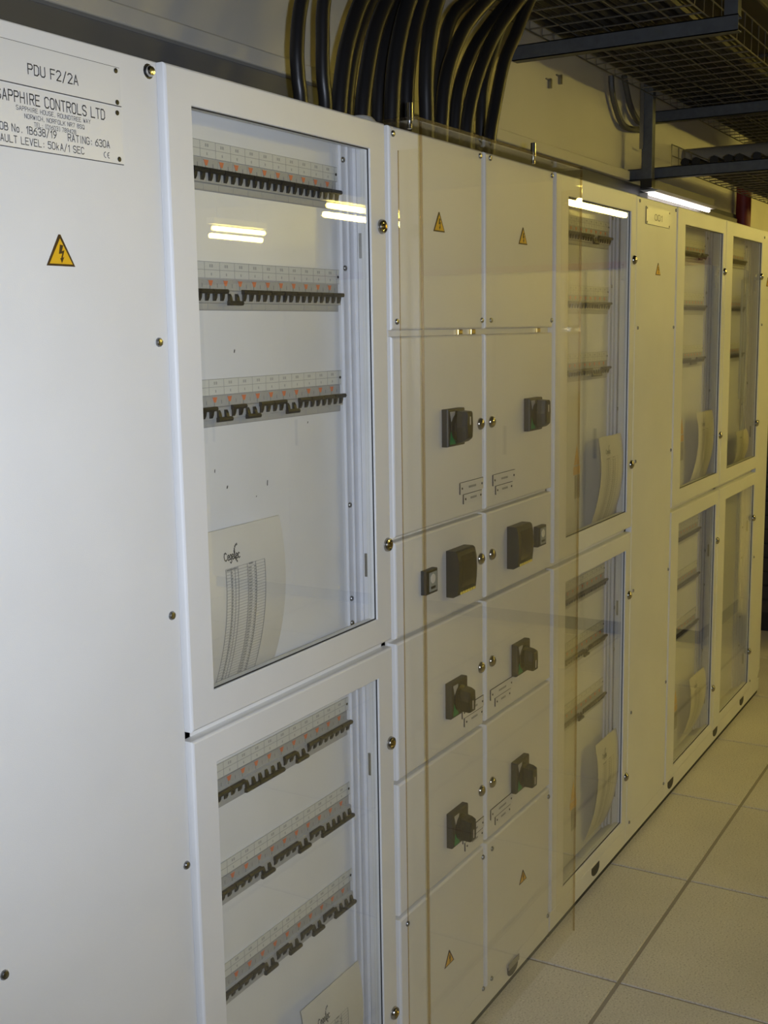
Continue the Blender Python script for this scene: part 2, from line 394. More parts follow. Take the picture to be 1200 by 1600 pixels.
def stem_mesh():
    b = MB(); y = FB-0.0027
    b.prism([(0.0058, 0.0070), (0.0076, 0.0070), (0.0076, 0.0128), (0.0058, 0.0128)], y-0.0003, y)
    b.prism([(0.0240, 0.0100), (0.0252, 0.0100), (0.0252, 0.0160), (0.0240, 0.0160)], y-0.0003, y)
    b.prism([(0.0020, 0.0195), (0.0034, 0.0195), (0.0034, 0.0212), (0.0020, 0.0212)], y-0.0003, y)
    m = b.mesh('printed_symbol'); m.materials.append(MATS['print_soft']); return m
M_BRK, M_TU, M_TD, M_MK, M_ST = breaker_mesh(), toggle_mesh(True), toggle_mesh(False), marker_mesh(), stem_mesh()
ROWZ = [1.8335, 1.6600, 1.4860, 0.8860, 0.7220, 0.5500]     # top of each label strip
def breaker_row(t, xr, ztop, pat, n=12, marks=True):
    """xr: right end of the row; pat: U/D for each breaker, from the left"""
    base = world_loc(t); x0 = xr-n*PW
    ls = MB().box(x0-0.01, xr+0.005, FB-0.0022, FB-0.0002, ztop-0.0245, ztop).build('label_strip', 'label', t)
    g = MB(); y = FB-0.0024
    for z in (ztop-0.0004, ztop-0.0122, ztop-0.0243): g.box(x0-0.01, xr+0.004, y, y+0.0002, z-0.00035, z+0.00035)
    for i in range(n+1):
        x = x0+PW*i-0.004; g.box(x-0.00035, x+0.00035, y, y+0.0002, ztop-0.0243, ztop)
    g.build('ruled_lines', 'rule', ls)
    g = MB()
    for i in range(n):
        x = x0+PW*i+0.012
        g.box(x-0.004, x-0.001, y, y+0.0002, ztop-0.0085, ztop-0.0040).box(x+0.0005, x+0.004, y, y+0.0002, ztop-0.0085, ztop-0.0040)
        g.box(x-0.0012, x+0.0012, y, y+0.0002, ztop-0.0205, ztop-0.0165)
    g.build('printed_marks', 'label_mark', ls)['kind'] = 'stuff'
    put('rivet', M_TINY, None, ls, loc=Vector((xr+0.0008, FB-0.0024, ztop-0.0125))-base-Vector(ls.location))
    MB().box(x0-0.004, xr+0.001, FB-0.0012, FB, ztop-0.0260-0.046, ztop-0.0250).build('breaker_slot', 'rule', t)
    zc = ztop-0.0245-0.0235
    for i in range(n):
        k = put('breaker', M_BRK, None, t, loc=Vector((x0+PW*i, 0, zc))-base)
        put('toggle', M_TU if pat[i] == 'U' else M_TD, None, k, loc=(0, 0, 0))
        if marks:
            put('marker', M_MK, None, k, loc=(0, 0, 0)); put('printed_symbol', M_ST, None, k, loc=(0, 0, 0))

# ------------------------------------------------------------------ glazed breaker cabinets
def glazed_door(t, x0, x1, z0, z1, a0, a1, b0, b1, locks, dome=False):
    d = MB().ring(x0, x1, z0, z1, a0, a1, b0, b1, 0.0, 0.020, 0.0035).build('door', 'paint', t)
    MB().box(a0-0.006, a1+0.006, 0.0055, 0.0090, b0-0.006, b1+0.006).build('glass_pane', 'glass', d)
    b = MB(); k = 0.0016
    b.box(a0-k*0, a0+k, 0.0035, 0.0055, b0, b1).box(a1-k, a1, 0.0035, 0.0055, b0, b1).box(a0, a1, 0.0035, 0.0055, b0, b0+k).box(a0, a1, 0.0035, 0.0055, b1-k, b1)
    b.build('glazing_seal', 'seal', d)
    # perforated stiffening rail on the lock side
    b = MB().box(a1+0.003, a1+0.020, 0.0092, 0.030, z0+0.03, z1-0.03); b.build('perforated_rail', 'channel_paint', d)
    h = MB(); z = z0+0.06
    while z < z1-0.05:
        h.box(a1+0.0026, a1+0.0032, 0.0150, 0.0205, z, z+0.009); z += 0.025
    o = h.build('rail_slots', 'seal', d); o['kind'] = 'stuff'
    for (lx, lz) in locks:
        lk = lock(d, lx, lz, 0.0, dome)
        if not dome: put('lock_core', M_CORE, None, d, loc=Vector((lx+0.0005, 0, lz))-world_loc(d))
        # latch bracket behind the glass edge
        MB().box(a1+0.0005, a1+0.003, 0.012, 0.026, lz-0.055, lz-0.012).build('latch', 'screw', d)
    return d
def glazed_bay(name, label, L, w, wa, wb_, pats, xr_off=0.503, dome=True, marks=True, seal=True, group=None):
    t = thing(name, label, 'cabinet', (L, 0, 0), group)
    carcass(t, L, L+w)
    a0, a1 = L+wa, L+wb_
    xr = L+xr_off
    # inner cover plates, upper and lower, each with its upright channel on the right
    for z0, z1 in ((0.995, 1.90), (0.085, 0.957)):
        MB().box(L+0.004, xr+0.014, FB, FB+0.002, z0, z1).build('inner_cover', 'inner_paint', t)
        b = MB()
        b.box(xr+0.014, xr+0.030, 0.0500, FB+0.002, z0, z1).box(xr+0.030, xr+0.046, 0.0460, FB, z0, z1).box(xr+0.046, xr+0.060, 0.0395, FB, z0, z1)
        b.box(xr+0.060, L+w-0.004, 0.0300, FB, z0, z1)
        b.build('upright_channel', 'channel_paint', t)
    glazed_door(t, L, L+w-0.0045, ZS1, ZT, a0, a1, 1.0335, 1.8630, [(L+w-0.022, 1.7345), (L+w-0.018, 1.1657)], dome)
    glazed_door(t, L, L+w-0.0045, ZB+0.004, ZS0, a0, a1, 0.1036, 0.9215, [(L+w-0.018, 0.786), (L+w-0.020, 0.236)], dome)
    for k, p in enumerate(pats):
        if p: breaker_row(t, xr, ROWZ[k], p, 12, marks)
    for z in (1.878, 1.8473, 1.6634, 1.2428, 1.0695, 1.0236): screw(t, xr+0.0195, 0.050, z, M_SCREW)
    for z in (1.8786, 1.324, 1.1, 1.019, 0.7473, 0.6226, 0.3784, 0.2582): screw(t, xr+0.053, 0.0395, z, M_SCREW)
    return t

# left end: plain panel with the nameplates
t = thing('wiring_cabinet', 'white wiring cabinet with engraved nameplates, nearest the camera at the left edge', 'cabinet', (0.885, 0, 0))
carcass(t, 0.885, 1.2685)
PY = 0.010
fp = MB().box(0.887, 1.2665, PY, 0.020, 0.0672, ZT, 0.002).build('front_panel', 'paint', t)
for x, z in ((1.2500, 1.8965), (1.246, 1.5436), (1.2475, 1.162), (1.2555, 0.785), (1.2555, 0.40), (0.912, 1.8965), (0.912, 1.5436), (0.912, 1.162), (0.912, 0.788), (0.912, 0.40)):
    o = screw(t, x, PY, z, M_SCREWC if z > 1.85 else M_SCREW); o.scale = (1.25, 1.25, 1.25)
    if z > 1.85: screw(t, x-0.001, PY+0.0001, z, lathe_mesh('screw_recess', [(0.0098, 0.0005), (0.0098, -0.0004), (0.009, -0.0005)], 'black', 14), 'screw_recess')
p1 = MB().box(0.972, 1.1925, PY-0.0014, PY, 1.8435, 1.8905).build('nameplate', 'plate', t, label='engraved white nameplate reading PDU F2/2A')
letters('PDU F2/2A', 1.0361, 1.1165, 1.8573, 0.0112, PY-0.0017, 'lettering', p1)
MB().box(0.972, 1.1925, PY-0.0016, PY-0.0003, 1.8428, 1.8437).box(0.972, 1.1915, PY-0.0016, PY-0.0003, 1.8902, 1.8907).build('plate_edge', 'print', p1)
for x in (0.980, 1.1848):
    for z in (1.8861, 1.8475): put('rivet', M_DOT, None, p1, loc=Vector((x, PY-0.0014, z))-world_loc(p1))
p2 = MB().box(0.972, 1.1920, PY-0.0014, PY, 1.7715, 1.8405).build('nameplate', 'plate', t, label='engraved white plate with the maker\'s address and rating')
for s, a, c, z, h in (('SAPPHIRE CONTROLS LTD', 0.9860, 1.1605, 1.8228, 0.0118), ('SAPPHIRE HOUSE, ROUNDTREE WAY', 1.0146, 1.1346, 1.8143, 0.0048),
                      ('NORWICH, NORFOLK NR7 8SQ', 1.0266, 1.1232, 1.8063, 0.0048), ('TEL: (01603) 789428', 1.0408, 1.1085, 1.7985, 0.0048),
                      ('JOB No. 1B638/19    RATING: 630A', 0.9815, 1.1667, 1.7890, 0.0082), ('FAULT LEVEL: 50kA/1 SEC', 0.9815, 1.1208, 1.7762, 0.0078)):
    letters(s, a, c, z, h, PY-0.0017, 'lettering', p2)
# the two round-backed letters of the conformity mark
for cx, bar in ((1.1592, False), (1.1655, True)):
    b = MB(); pts = []
    for i in range(13):
        a = math.pi/2+math.pi*i/12; pts.append((cx+0.0032*math.cos(a), PY-0.0017, 1.7798+0.0034*math.sin(a)))
    b.tube(pts, 0.0005, 4)
    if bar: b.box(cx-0.003, cx-0.0005, PY-0.0019, PY-0.0015, 1.7794, 1.7802)
    b.build('conformity_mark', 'print', p2)
MB().box(0.972, 1.1920, PY-0.0016, PY-0.0003, 1.7706, 1.7714).build('plate_edge', 'print', p2)
for x in (0.980, 1.1838):
    for z in (1.8345, 1.7772): put('rivet', M_DOT, None, p2, loc=Vector((x, PY-0.0014, z))-world_loc(p2))
triangle(t, 1.0725, 1.6387, 1.6765, PY)

# bay beside it: six rows of breakers behind two glass doors
P1 = ['U'*12, 'UU'+'UDUUUUUUUU', 'UU'+'DUDUUDUUUU', 'UU'+'UDDDUDUUUU', 'UU'+'UUDUUDUDDD', 'UU'+'UUDUDUDUDD']
c1 = glazed_bay('breaker_cabinet', 'glass-fronted breaker cabinet next to the nameplate panel, largest in view', 1.2697, 0.588, 0.054, 0.531, P1, 0.5025, dome=False)
for x, z, w, h in ((1.4720, 1.5240, 0.0022, 0.005), (1.4420, 1.3160, 0.0026, 0.0045), (1.5480, 1.3080, 0.0018, 0.0085), (1.4130, 1.3440, 0.0014, 0.005), (1.452, 1.7640, 0.004, 0.006), (1.6700, 1.4000, 0.0018, 0.003), (1.5170, 1.2930, 0.0016, 0.002)):
    MB().prism([(x-w/2, z), (x+w/2, z), (x+w, z+h), (x, z+h)], FB-0.0004, FB+0.0002).build('chip_mark', 'print', c1)
# white screw-on lifting boss on its roof
MB().add(*(lambda vs, fs: (vs, fs))(*[(lambda n: (
    [(1.845+r*math.cos(2*math.pi*i/n), 0.045+r*math.sin(2*math.pi*i/n), z) for r, z in ((0.030, ZT-0.004), (0.030, ZT+0.004), (0.022, ZT+0.013), (0.012, ZT+0.016)) for i in range(n)],
    [(k*n+i, k*n+(i+1) % n, (k+1)*n+(i+1) % n, (k+1)*n+i) for k in range(3) for i in range(n)]+[tuple(range(3*n, 4*n)), tuple(range(n))]))(18)][0])).build('lifting_boss', 'white_plastic', c1, True)

# ------------------------------------------------------------------ switch cabinet
XL, XC, XR = 1.8683, 2.2633, 2.6473
sw = thing('switch_cabinet', 'white switch cabinet with rotary switches and meters behind the clear plastic guard', 'cabinet', (XL, 0, 0))
carcass(sw, XL-0.010, XR-0.004, hollow=False)
colsx = ((XL, XC-0.015), (XC, XR-0.015))
cells = ((1.5545, ZT), (1.1725, 1.5425), (0.9790, 1.1640), (0.6995, 0.9700), (0.4220, 0.6910), (ZB, 0.4135))
DO = {}
for ci, (a, c) in enumerate(colsx):
    for ri, (z0, z1) in enumerate(cells):
        DO[ci, ri] = MB().box(a, c, 0.0, 0.0195, z0, z1, 0.004).build('cover_plate' if ri in (0, 5) else 'door', 'paint', sw)
MB().box(XL+0.004, XR-0.020, 0.010, 0.0195, 1.5430, 1.5540).build('divider_strip', 'plate', sw)
for x in (2.155, 2.215, 2.56): MB().box(x-0.010, x+0.010, 0.004, 0.0105, 1.5435, 1.5535, 0.002).build('hinge_clip', 'brass', sw)
for x, z in ((1.8805, 1.8981), (1.8857, 1.5694), (2.2385, 1.9005), (2.2445, 1.5714), (1.8963, 0.3946), (2.2425, 0.391), (2.2425, 0.0745), (1.890, 0.0745)): screw(DO[0, 0 if z > 1 else 5], x, 0, z).scale = (1.1, 1.1, 1.1)
for x, z in ((2.2865, 1.9015), (2.622, 1.9005), (2.2890, 1.5713), (2.624, 1.5708), (2.2910, 0.391), (2.624, 0.3933), (2.624, 0.0745), (2.2870, 0.0765)): screw(DO[1, 0 if z > 1 else 5], x, 0, z).scale = (1.1, 1.1, 1.1)
for ri, z in ((1, 1.3572), (2, 1.0690), (3, 0.8296), (4, 0.5492)):
    lock(DO[0, ri], 2.2350, z, 0, True); lock(DO[1, ri], 2.3025-0.012, z, 0, True)
triangle(DO[0, 0], 2.0555, 1.7390, 1.7760, 0.0); triangle(DO[1, 0], 2.4562, 1.7362, 1.7729, 0.0)
triangle(DO[0, 5], 2.0755, 0.2183, 0.2503, 0.0, 0.022); triangle(DO[1, 5], 2.4660, 0.2356, 0.2657, 0.0, 0.022)
MB().box(2.383, 2.4435, -0.0015, 0.0005, 0.046, 0.0605).build('plinth_label', 'grey_sticker', sw)
hand_slot(sw, 2.4150, 0.036, 0.0042)
def rotary(x, z0, lower):
    """square-plated rotary switch; plate left edge x, plate bottom z0"""
    s_ = 0.0745; T = 0.0150
    p = MB().box(x, x+s_, -T, 0.0002, z0, z0+s_, 0.0035).build('rotary_switch', 'switch_grey', sw, label='dark rotary isolator switch with green and white wedges')
    cx, cz = x+s_*0.5, z0+s_*0.5
    yf = -T-0.0006
    MB().prism([(x+0.006, z0+s_-0.005), (x+0.016, z0+0.040), (x+0.025, z0+0.055), (x+0.028, z0+s_-0.005)], yf, yf+0.0008).build('white_wedge', 'wedge_white', p)
    MB().prism([(x+0.010, z0+0.030), (x+0.006, z0+0.005), (x+0.030, z0+0.005), (x+0.022, z0+0.020)], yf, yf+0.0008).build('green_wedge', 'wedge_green', p)
    MB().lathe_y(cx, cz, [(0.0275, -T+0.001), (0.0275, -T-0.003), (0.0235, -T-0.0060), (0.0215, -T-0.0085)], 24).build('knob_base', 'switch_black', p, True)
    # tapering grip
    d0, d1 = -T-0.008, -0.0445
    if not lower: A = [(-0.015, -0.031), (0.015, -0.031), (0.0185, 0.0), (0.015, 0.033), (-0.015, 0.033), (-0.0185, 0.0)]; sh = 0.004
    else: A = [(-0.016, -0.024), (0.016, -0.024), (0.0185, 0.0), (0.016, 0.022), (-0.016, 0.022), (-0.0185, 0.0)]; sh = -0.003
    n = len(A); vs = []
    for f_, y, dz in ((1.0, d0, 0), (0.92, (d0+d1)/2, sh*0.3), (0.80, d1+0.003, sh), (0.66, d1, sh)):
        vs += [(cx+a*f_, y, cz+q*(0.25+0.75*f_ if not lower else f_*0.3+0.7)+dz) for a, q in A]
    fs = [tuple(range(n-1, -1, -1)), tuple(range(3*n, 4*n))]+[(k*n+i, k*n+(i+1) % n, (k+1)*n+(i+1) % n, (k+1)*n+i) for k in range(3) for i in range(n)]
    MB().add(vs, fs).build('knob_grip', 'switch_black', p)
    if not lower: MB().box(cx-0.0015, cx+0.0015, d1-0.0006, d1+0.002, cz+0.006, cz+0.022).build('pointer_line', 'pointer', p)
    else: MB().box(cx-0.0015, cx+0.0015, d1-0.0006, d1+0.002, cz-0.020, cz-0.002).build('pointer_line', 'pointer', p)
for x, z, lo in ((2.0606, 1.3240, False), (2.4650, 1.3222, False), (2.0674, 0.7639, True), (2.3981, 0.7653, True), (2.0685, 0.4830, True), (2.3963, 0.4842, True)): rotary(x, z, lo)
def tagplate(x0, x1, z0, z1, marks=True):
    p = MB().box(x0, x1, -0.0020, 0.0002, z0, z1).build('tag_plate', 'plate', sw)
    MB().box(x0-0.0012, x0, -0.0020, 0.0002, z0, z1).box(x0, x1, -0.0018, 0.0002, z1, z1+0.0008).build('plate_edge', 'print', p)
    zm = (z0+z1)/2
    for x in (x0+0.008, x1-0.007): put('rivet', M_TINY, None, p, loc=Vector((x, -0.0020, zm))-world_loc(p))
    w = x1-x0; b = MB(); k = x0+w*0.36
    while k < x0+w*0.66: b.box(k, k+0.0035, -0.0023, -0.0019, zm-0.0022, zm+0.0022); k += 0.005
    b.build('printed_marks', 'print_soft', p)['kind'] = 'stuff'
tagplate(2.1375, 2.2460, 1.2195, 1.2430); tagplate(2.1530, 2.2400, 1.1980, 1.2172)
tagplate(2.2965, 2.4124, 1.2178, 1.2415); tagplate(2.3105, 2.3995, 1.1972, 1.2157)
for z in (0.7410, 0.4620): tagplate(2.1425, 2.2460, z, z+0.0235); tagplate(2.1525, 2.2420, z-0.0205, z-0.0015); tagplate(2.2830, 2.4000, z, z+0.0235); tagplate(2.3070, 2.3900, z-0.0205, z-0.0015)
def meter(x, z0):
    w, h = 0.083, 0.0955
    prof = [(0.0002, 0), (-0.016, 0), (-0.0255, 0.006), (-0.0285, 0.03), (-0.0295, 0.05), (-0.0285, 0.075), (-0.0245, h-0.003), (-0.020, h), (0.0002, h)]
    p = MB().extr_x([(y, z0+z) for y, z in prof], x, x+w).build('power_meter', 'meter', sw, label='dark panel meter with a screen and a row of yellow buttons')
    MB().extr_x([(-0.0262, z0+0.014), (-0.0292, z0+0.03), (-0.0302, z0+0.05), (-0.0292, z0+0.073), (-0.0262, z0+0.085), (-0.02, z0+0.085), (-0.02, z0+0.014)], x+0.014, x+w-0.006).build('screen', 'meter_screen', p)
    for i in range(6):
        q = x+0.012+i*0.0118; MB().box(q, q+0.0065, -0.0290, -0.022, z0+0.0060, z0+0.0112, 0.001).build('button', 'meter_button', p)
meter(2.0747, 1.0178); meter(2.3723, 1.0215)
def small_meter(x, z0):
    p = MB().box(x, x+0.048, -0.0125, 0.0002, z0, z0+0.048, 0.002).build('small_meter', 'meter', sw, label='small square panel counter')
    MB().box(x+0.012, x+0.043, -0.0132, -0.0120, z0+0.005, z0+0.043).build('dial_window', 'dial', p)
    MB().lathe_y(x+0.026, z0+0.030, [(0.0095, -0.0130), (0.0095, -0.0137), (0.008, -0.0139)], 14).build('dial', 'plate', p)
    MB().box(x+0.017, x+0.036, -0.0137, -0.0130, z0+0.010, z0+0.015).build('counter_digits', 'meter', p)
small_meter(1.9673, 1.0440); small_meter(2.5241, 1.0455)

# clear guard standing over the switch cabinet
CG = thing('clear_guard', 'clear plastic guard box standing over the rotary switches', 'guard', (1.895, -0.05, 0))
gx0, gx1, gy, gt = 1.8955, 2.684, -0.0500, 0.0045
MB().box(gx0, gx1, gy, gy+gt, 0.018, 1.916).build('front_sheet', 'acrylic', CG)
MB().box(gx0, gx0+gt, gy+gt, -0.0012, 0.06, 1.871).build('side_sheet', 'acrylic', CG)
MB().box(gx1-gt, gx1, gy+gt, -0.0012, 0.06, 1.871).build('side_sheet', 'acrylic', CG)
MB().box(gx0-0.022, gx1, gy, 0.055, 1.9165, 1.9220).build('top_sheet', 'acrylic', CG)
ed = MB()
for x in (gx0, gx1): ed.box(x-0.0004, x+0.0016, gy-0.0003, gy+gt, 0.018, 1.916)
ed.build('polished_edge', 'acrylic_edge', CG)
MB().box(gx0+0.0005, gx0+0.0022, -0.0020, -0.0008, 0.06, 1.871).build('polished_edge', 'acrylic_edge', CG)
MB().box(gx0-0.022, gx1, gy-0.0004, gy+0.0020, 1.9165, 1.9220).build('polished_edge', 'acrylic_edge', CG)
for x in (1.9075, 2.466):
    b = MB().tube([(x, -0.02, 1.908), (x, -0.02, 1.9165)], 0.0042, 10).tube([(x, -0.02, 1.922), (x, -0.02, 1.952)], 0.0060, 12).build('guard_bolt', 'chrome', CG, True)
# floor feet of the guard
for x in (2.175,):
    f_ = MB().box(x, x+0.05, -0.047, -0.002, 0.0, 0.0045).box(x, x+0.0045, -0.047, -0.002, 0.0045, 0.035).build('foot', 'acrylic', CG)
    MB().tube([(x+0.03, -0.024, 0.0045), (x+0.03, -0.024, 0.012)], 0.004, 8).build('foot_bolt', 'chrome', f_)

# ------------------------------------------------------------------ right-hand cabinets
P3 = ['UUUUUUUUDUUU', 'U'*12, 'UUUUUUUUDDUU', 'U'*12, 'UUUUUUUDUUUU', 'UUUUUUDUUUUU']
c3 = glazed_bay('breaker_cabinet', 'glass-fronted breaker cabinet just right of the clear guard', 2.6500, 0.594, 0.0800, 0.5435, P3, 0.512)
def sticker(t, x, z):
    """yellow danger label over a grey one on the inner cover"""
    y = FB-0.0003
    MB().prism([(x-0.020, z), (x+0.020, z), (x, z+0.052)], y-0.0006, y).build('danger_sticker', 'yellow', t)
    MB().box(x-0.024, x+0.024, y-0.0006, y, z-0.026, z-0.004).build('danger_sticker', 'yellow', t)
    MB().box(x-0.014, x+0.024, y-0.0006, y, z-0.090, z-0.028).build('grey_sticker', 'grey_sticker', t)
hand_slot(c3, 2.985, 0.045, 0.004); sticker(c3, 2.9420, 1.193); sticker(c3, 2.9400, 0.260)
p4 = thing('wiring_cabinet', 'narrow plain white wiring cabinet with small nameplate and warning triangle, between glass-fronted cabinets', 'cabinet', (3.244, 0, 0))
carcass(p4, 3.2455, 3.6325, hollow=False)
MB().box(3.2465, 3.6290, 0.002, 0.0195, ZB, ZT-0.001, 0.003).build('front_panel', 'paint', p4)
for x in (3.2700, 3.6150):
    for z in (1.898, 1.5485, 1.1695, 0.790, 0.4198, 0.0762): screw(p4, x, 0.002, z)
q = MB().box(3.326, 3.551, 0.0002, 0.0022, 1.8400, 1.8880).build('nameplate', 'plate', p4)
MB().box(3.3245, 3.326, 0.0002, 0.0022, 1.840, 1.888).box(3.326, 3.551, 0.0003, 0.0022, 1.8392, 1.840).build('plate_edge', 'print', q)
letters('001', 3.403, 3.475, 1.8545, 0.0160, -0.0001, 'lettering', q, 'print_soft')
for x in (3.333, 3.545):
    for z in (1.8835, 1.8445): put('rivet', M_DOT, None, q, loc=Vector((x, 0.0004, z))-world_loc(q))
triangle(p4, 3.4485, 1.7000, 1.7355, 0.002)
P5 = ['UUUUUUUUUDUU', 'U'*12, 'UUUUUUUDDUUU', 'U'*12, 'U'*12, 'U'*12]
c5 = glazed_bay('breaker_cabinet', 'glass-fronted breaker cabinet right of the narrow plain panel', 3.6336, 0.588, 0.0835, 0.5445, P5, 0.505)
sticker(c5, 3.915, 1.193); sticker(c5, 3.915, 0.250)
hand_slot(c5, 3.702, 0.045, 0.004)
P6 = ['U'*12, 'U'*12, 'U'*12, None, None, None]
c6 = glazed_bay('breaker_cabinet', 'farthest glass-fronted breaker cabinet with clear plastic hanger, at the right end', 4.2215, 0.563, 0.0930, 0.5430, P6, 0.480)
hand_slot(c6, 4.2700, 0.047, 0.004); hand_slot(c6, 4.6790, 0.048, 0.004)
ep = thing('end_cabinet', 'narrow white end cabinet closing the row at the far right', 'cabinet', (4.7845, 0, 0))
carcass(ep, 4.7850, 4.982, hollow=False)
MB().prism([(4.7860, ZB), (4.93, ZB), (4.981, 0.105), (4.981, ZT-0.001), (4.7860, ZT-0.001)], 0.002, 0.0195).build('front_panel', 'paint', ep)
for z in (1.885, 1.55, 1.17, 0.62, 0.10): screw(ep, 4.805, 0.002, z)
triangle(ep, 4.885, 1.70, 1.7355, 0.002)
# clear plastic hanger behind the farthest glass door
hg = thing('clear_hanger', 'clear plastic strip and disc hanging inside the farthest cabinet', 'hanger', (4.63, 0.036, 1.16))
b = MB(); b.tube([(4.600, 0.032, 1.72), (4.600, 0.032, 1.27)], 0.004, 8); b.tube(smoothpts([(4.668, 0.032, 1.72), (4.672, 0.032, 1.64), (4.690, 0.032, 1.55), (4.688, 0.032, 1.40), (4.676, 0.032, 1.27)], 5), 0.004, 8)
b.build('clear_rod', 'pale_highlight', hg, True)
MB().box(4.592, 4.690, 0.027, 0.031, 1.705, 1.730, 0.001).box(4.592, 4.690, 0.027, 0.031, 1.250, 1.275, 0.001).build('clip', 'acrylic', hg)
MB().box(4.604, 4.664, 0.033, 0.0345, 1.275, 1.705).build('clear_strip', 'acrylic', hg)
MB().lathe_y(4.625, 1.205, [(0.044, 0.034), (0.044, 0.030), (0.038, 0.029), (0.037, 0.031), (0.006, 0.031), (0.005, 0.028)], 24).build('disc', 'acrylic', hg)
MB().box(4.628, 4.634, 0.030, 0.034, 1.135, 1.165).box(4.642, 4.648, 0.030, 0.034, 1.135, 1.165).build('hook', 'pale_highlight', hg)

# ------------------------------------------------------------------ schedule cards
def card(label, x0, x1, z0, z1, yt=0.0125, yb=0.0495, printed=True, nrow=40, lean=0.0, logo=True):
    w, h = x1-x0, z1-z0
    def P(u, v, off=0.0):
        y = 0.0505-0.1166*v+0.0871*v*v          # foot against the inner cover, belly against the glass
        return (x0+u*w+lean*(1-v), y-off, z0+v*h)
    t = thing('schedule_card', label, 'card', P(0.5, 0.0), 'circuit schedule cards behind the glass')
    nu, nv = 3, 20; vs = []; fs = []
    for k in (0, 1):
        for j in range(nv+1):
            for i in range(nu+1): vs.append(P(i/nu, j/nv, 0.0 if k else 0.0008))
    n = (nu+1)*(nv+1); g = lambda i, j, k: k*n+j*(nu+1)+i
    for j in range(nv):
        for i in range(nu):
            fs.append((g(i, j, 0), g(i+1, j, 0), g(i+1, j+1, 0), g(i, j+1, 0))); fs.append((g(i, j, 1), g(i, j+1, 1), g(i+1, j+1, 1), g(i+1, j, 1)))
    for i in range(nu):
        fs.append((g(i, 0, 1), g(i+1, 0, 1), g(i+1, 0, 0), g(i, 0, 0))); fs.append((g(i, nv, 0), g(i+1, nv, 0), g(i+1, nv, 1), g(i, nv, 1)))
    for j in range(nv):
        fs.append((g(0, j, 0), g(0, j+1, 0), g(0, j+1, 1), g(0, j, 1))); fs.append((g(nu, j, 1), g(nu, j+1, 1), g(nu, j+1, 0), g(nu, j, 0)))
    sh = MB().add(vs, fs).build('card_sheet', 'paper', t, True)
    off = 0.0012
    def strip(b, u0, u1, v0, v1, nv_=1):
        for k in range(nv_):
            a, c = v0+(v1-v0)*k/nv_, v0+(v1-v0)*(k+1)/nv_
            b.add([P(u0, a, off), P(u1, a, off), P(u1, c, off), P(u0, c, off)], [(0, 1, 2, 3)])
    if printed:
        b = MB(); u0, u1, v0, v1 = 0.22, 0.72, 0.075, 0.775
        for i in range(nrow+1):
            v = v0+(v1-v0)*i/nrow; strip(b, u0, u1, v-0.0011, v+0.0011)
        for u in (u0, 0.285, 0.33, 0.37, 0.49, 0.60, u1): strip(b, u-0.004, u+0.004, v0, v1, 16)
        b.build('printed_table', 'print_soft', t)
        b = MB()
        for u, q in ((0.275, 0.026), (0.50, 0.040), (0.575, 0.022)):
            for i in range(nrow-1):
                v = v0+(v1-v0)*(i+0.3)/nrow; strip(b, u, u+q*(0.75+0.25*random.random())*1.2, v, v+(v1-v0)/nrow*0.42)
        strip(b, 0.23, 0.36, v1-0.012, v1-0.003); strip(b, 0.51, 0.565, v1-0.008, v1+0.003)
        b.build('printed_entries', 'print_soft', t)
    if logo:
        # handwritten-style company mark
        b = MB(); X = 0.0
        SCRIPT = [('C', [(3.6, 5), (2.6, 6), (1, 5.4), (0.2, 3.4), (0.6, 1), (2, 0), (3.6, 0.8)], 4.4), ('e', [(0.3, 1.8), (2.4, 2.2), (2.4, 3.4), (1.4, 4), (0.4, 3), (0.3, 1.2), (1.2, 0), (2.6, 0.6)], 3.0),
                  ('g', [(2.4, 3.6), (1.2, 4), (0.3, 2.6), (0.6, 0.6), (1.8, 0.4), (2.5, 2), (2.5, 3.8), (2.3, -1.4), (1.2, -2.4), (0.2, -1.6)], 3.0), ('e', [(0.3, 1.8), (2.4, 2.2), (2.4, 3.4), (1.4, 4), (0.4, 3), (0.3, 1.2), (1.2, 0), (2.6, 0.6)], 3.0),
                  ('l', [(0.3, 1), (1.8, 5), (1.6, 6.6), (0.8, 6), (0.8, 0.6), (1.6, 0), (2.2, 0.6)], 2.4), ('e', [(0.3, 1.8), (2.4, 2.2), (2.4, 3.4), (1.4, 4), (0.4, 3), (0.3, 1.2), (1.2, 0), (2.6, 0.6)], 3.0),
                  ('c', [(2.4, 3.4), (1.4, 4), (0.4, 3), (0.3, 1.2), (1.2, 0), (2.6, 0.6)], 2.6)]
        for ch, pts, adv in SCRIPT:
            ribbon(b, [(X+u, q) for u, q in pts], 0.95, lambda u, q: P(0.215+0.0091*u, 0.822+0.0075*q, off)); X += adv
        me = bpy.data.meshes.new('printed_logo'); me.from_pydata(b.v, [], b.f); me.update(); put('printed_logo', me, 'print', t)
        b = MB(); pr = None
        for i in range(9):
            a = math.pi*1.35-i*0.33; u = 0.385+0.045*math.cos(a); q = 0.845+0.050*math.sin(a)
            b.add([P(u, q, off), P(u+0.012, q, off), P(u+0.012, q+0.012, off), P(u, q+0.012, off)], [(0, 1, 2, 3)])
        b.build('printed_swoosh', 'print', t)
    return t
card('large curling schedule card with a printed table, behind the nearest upper glass', 1.332, 1.5300, 0.996, 1.2640)
card('schedule card low behind the nearest bottom glass, only its top showing', 1.552, 1.742, 0.105, 0.388, nrow=36)
card('curled yellowish schedule card behind the upper glass right of the guard', 3.012, 3.198, 0.997, 1.2580, nrow=30)
card('schedule card behind the lower glass right of the guard', 3.020, 3.198, 0.105, 0.395, nrow=30)
card('schedule card behind the upper glass right of the narrow plain panel', 3.970, 4.165, 0.997, 1.2600, nrow=26)
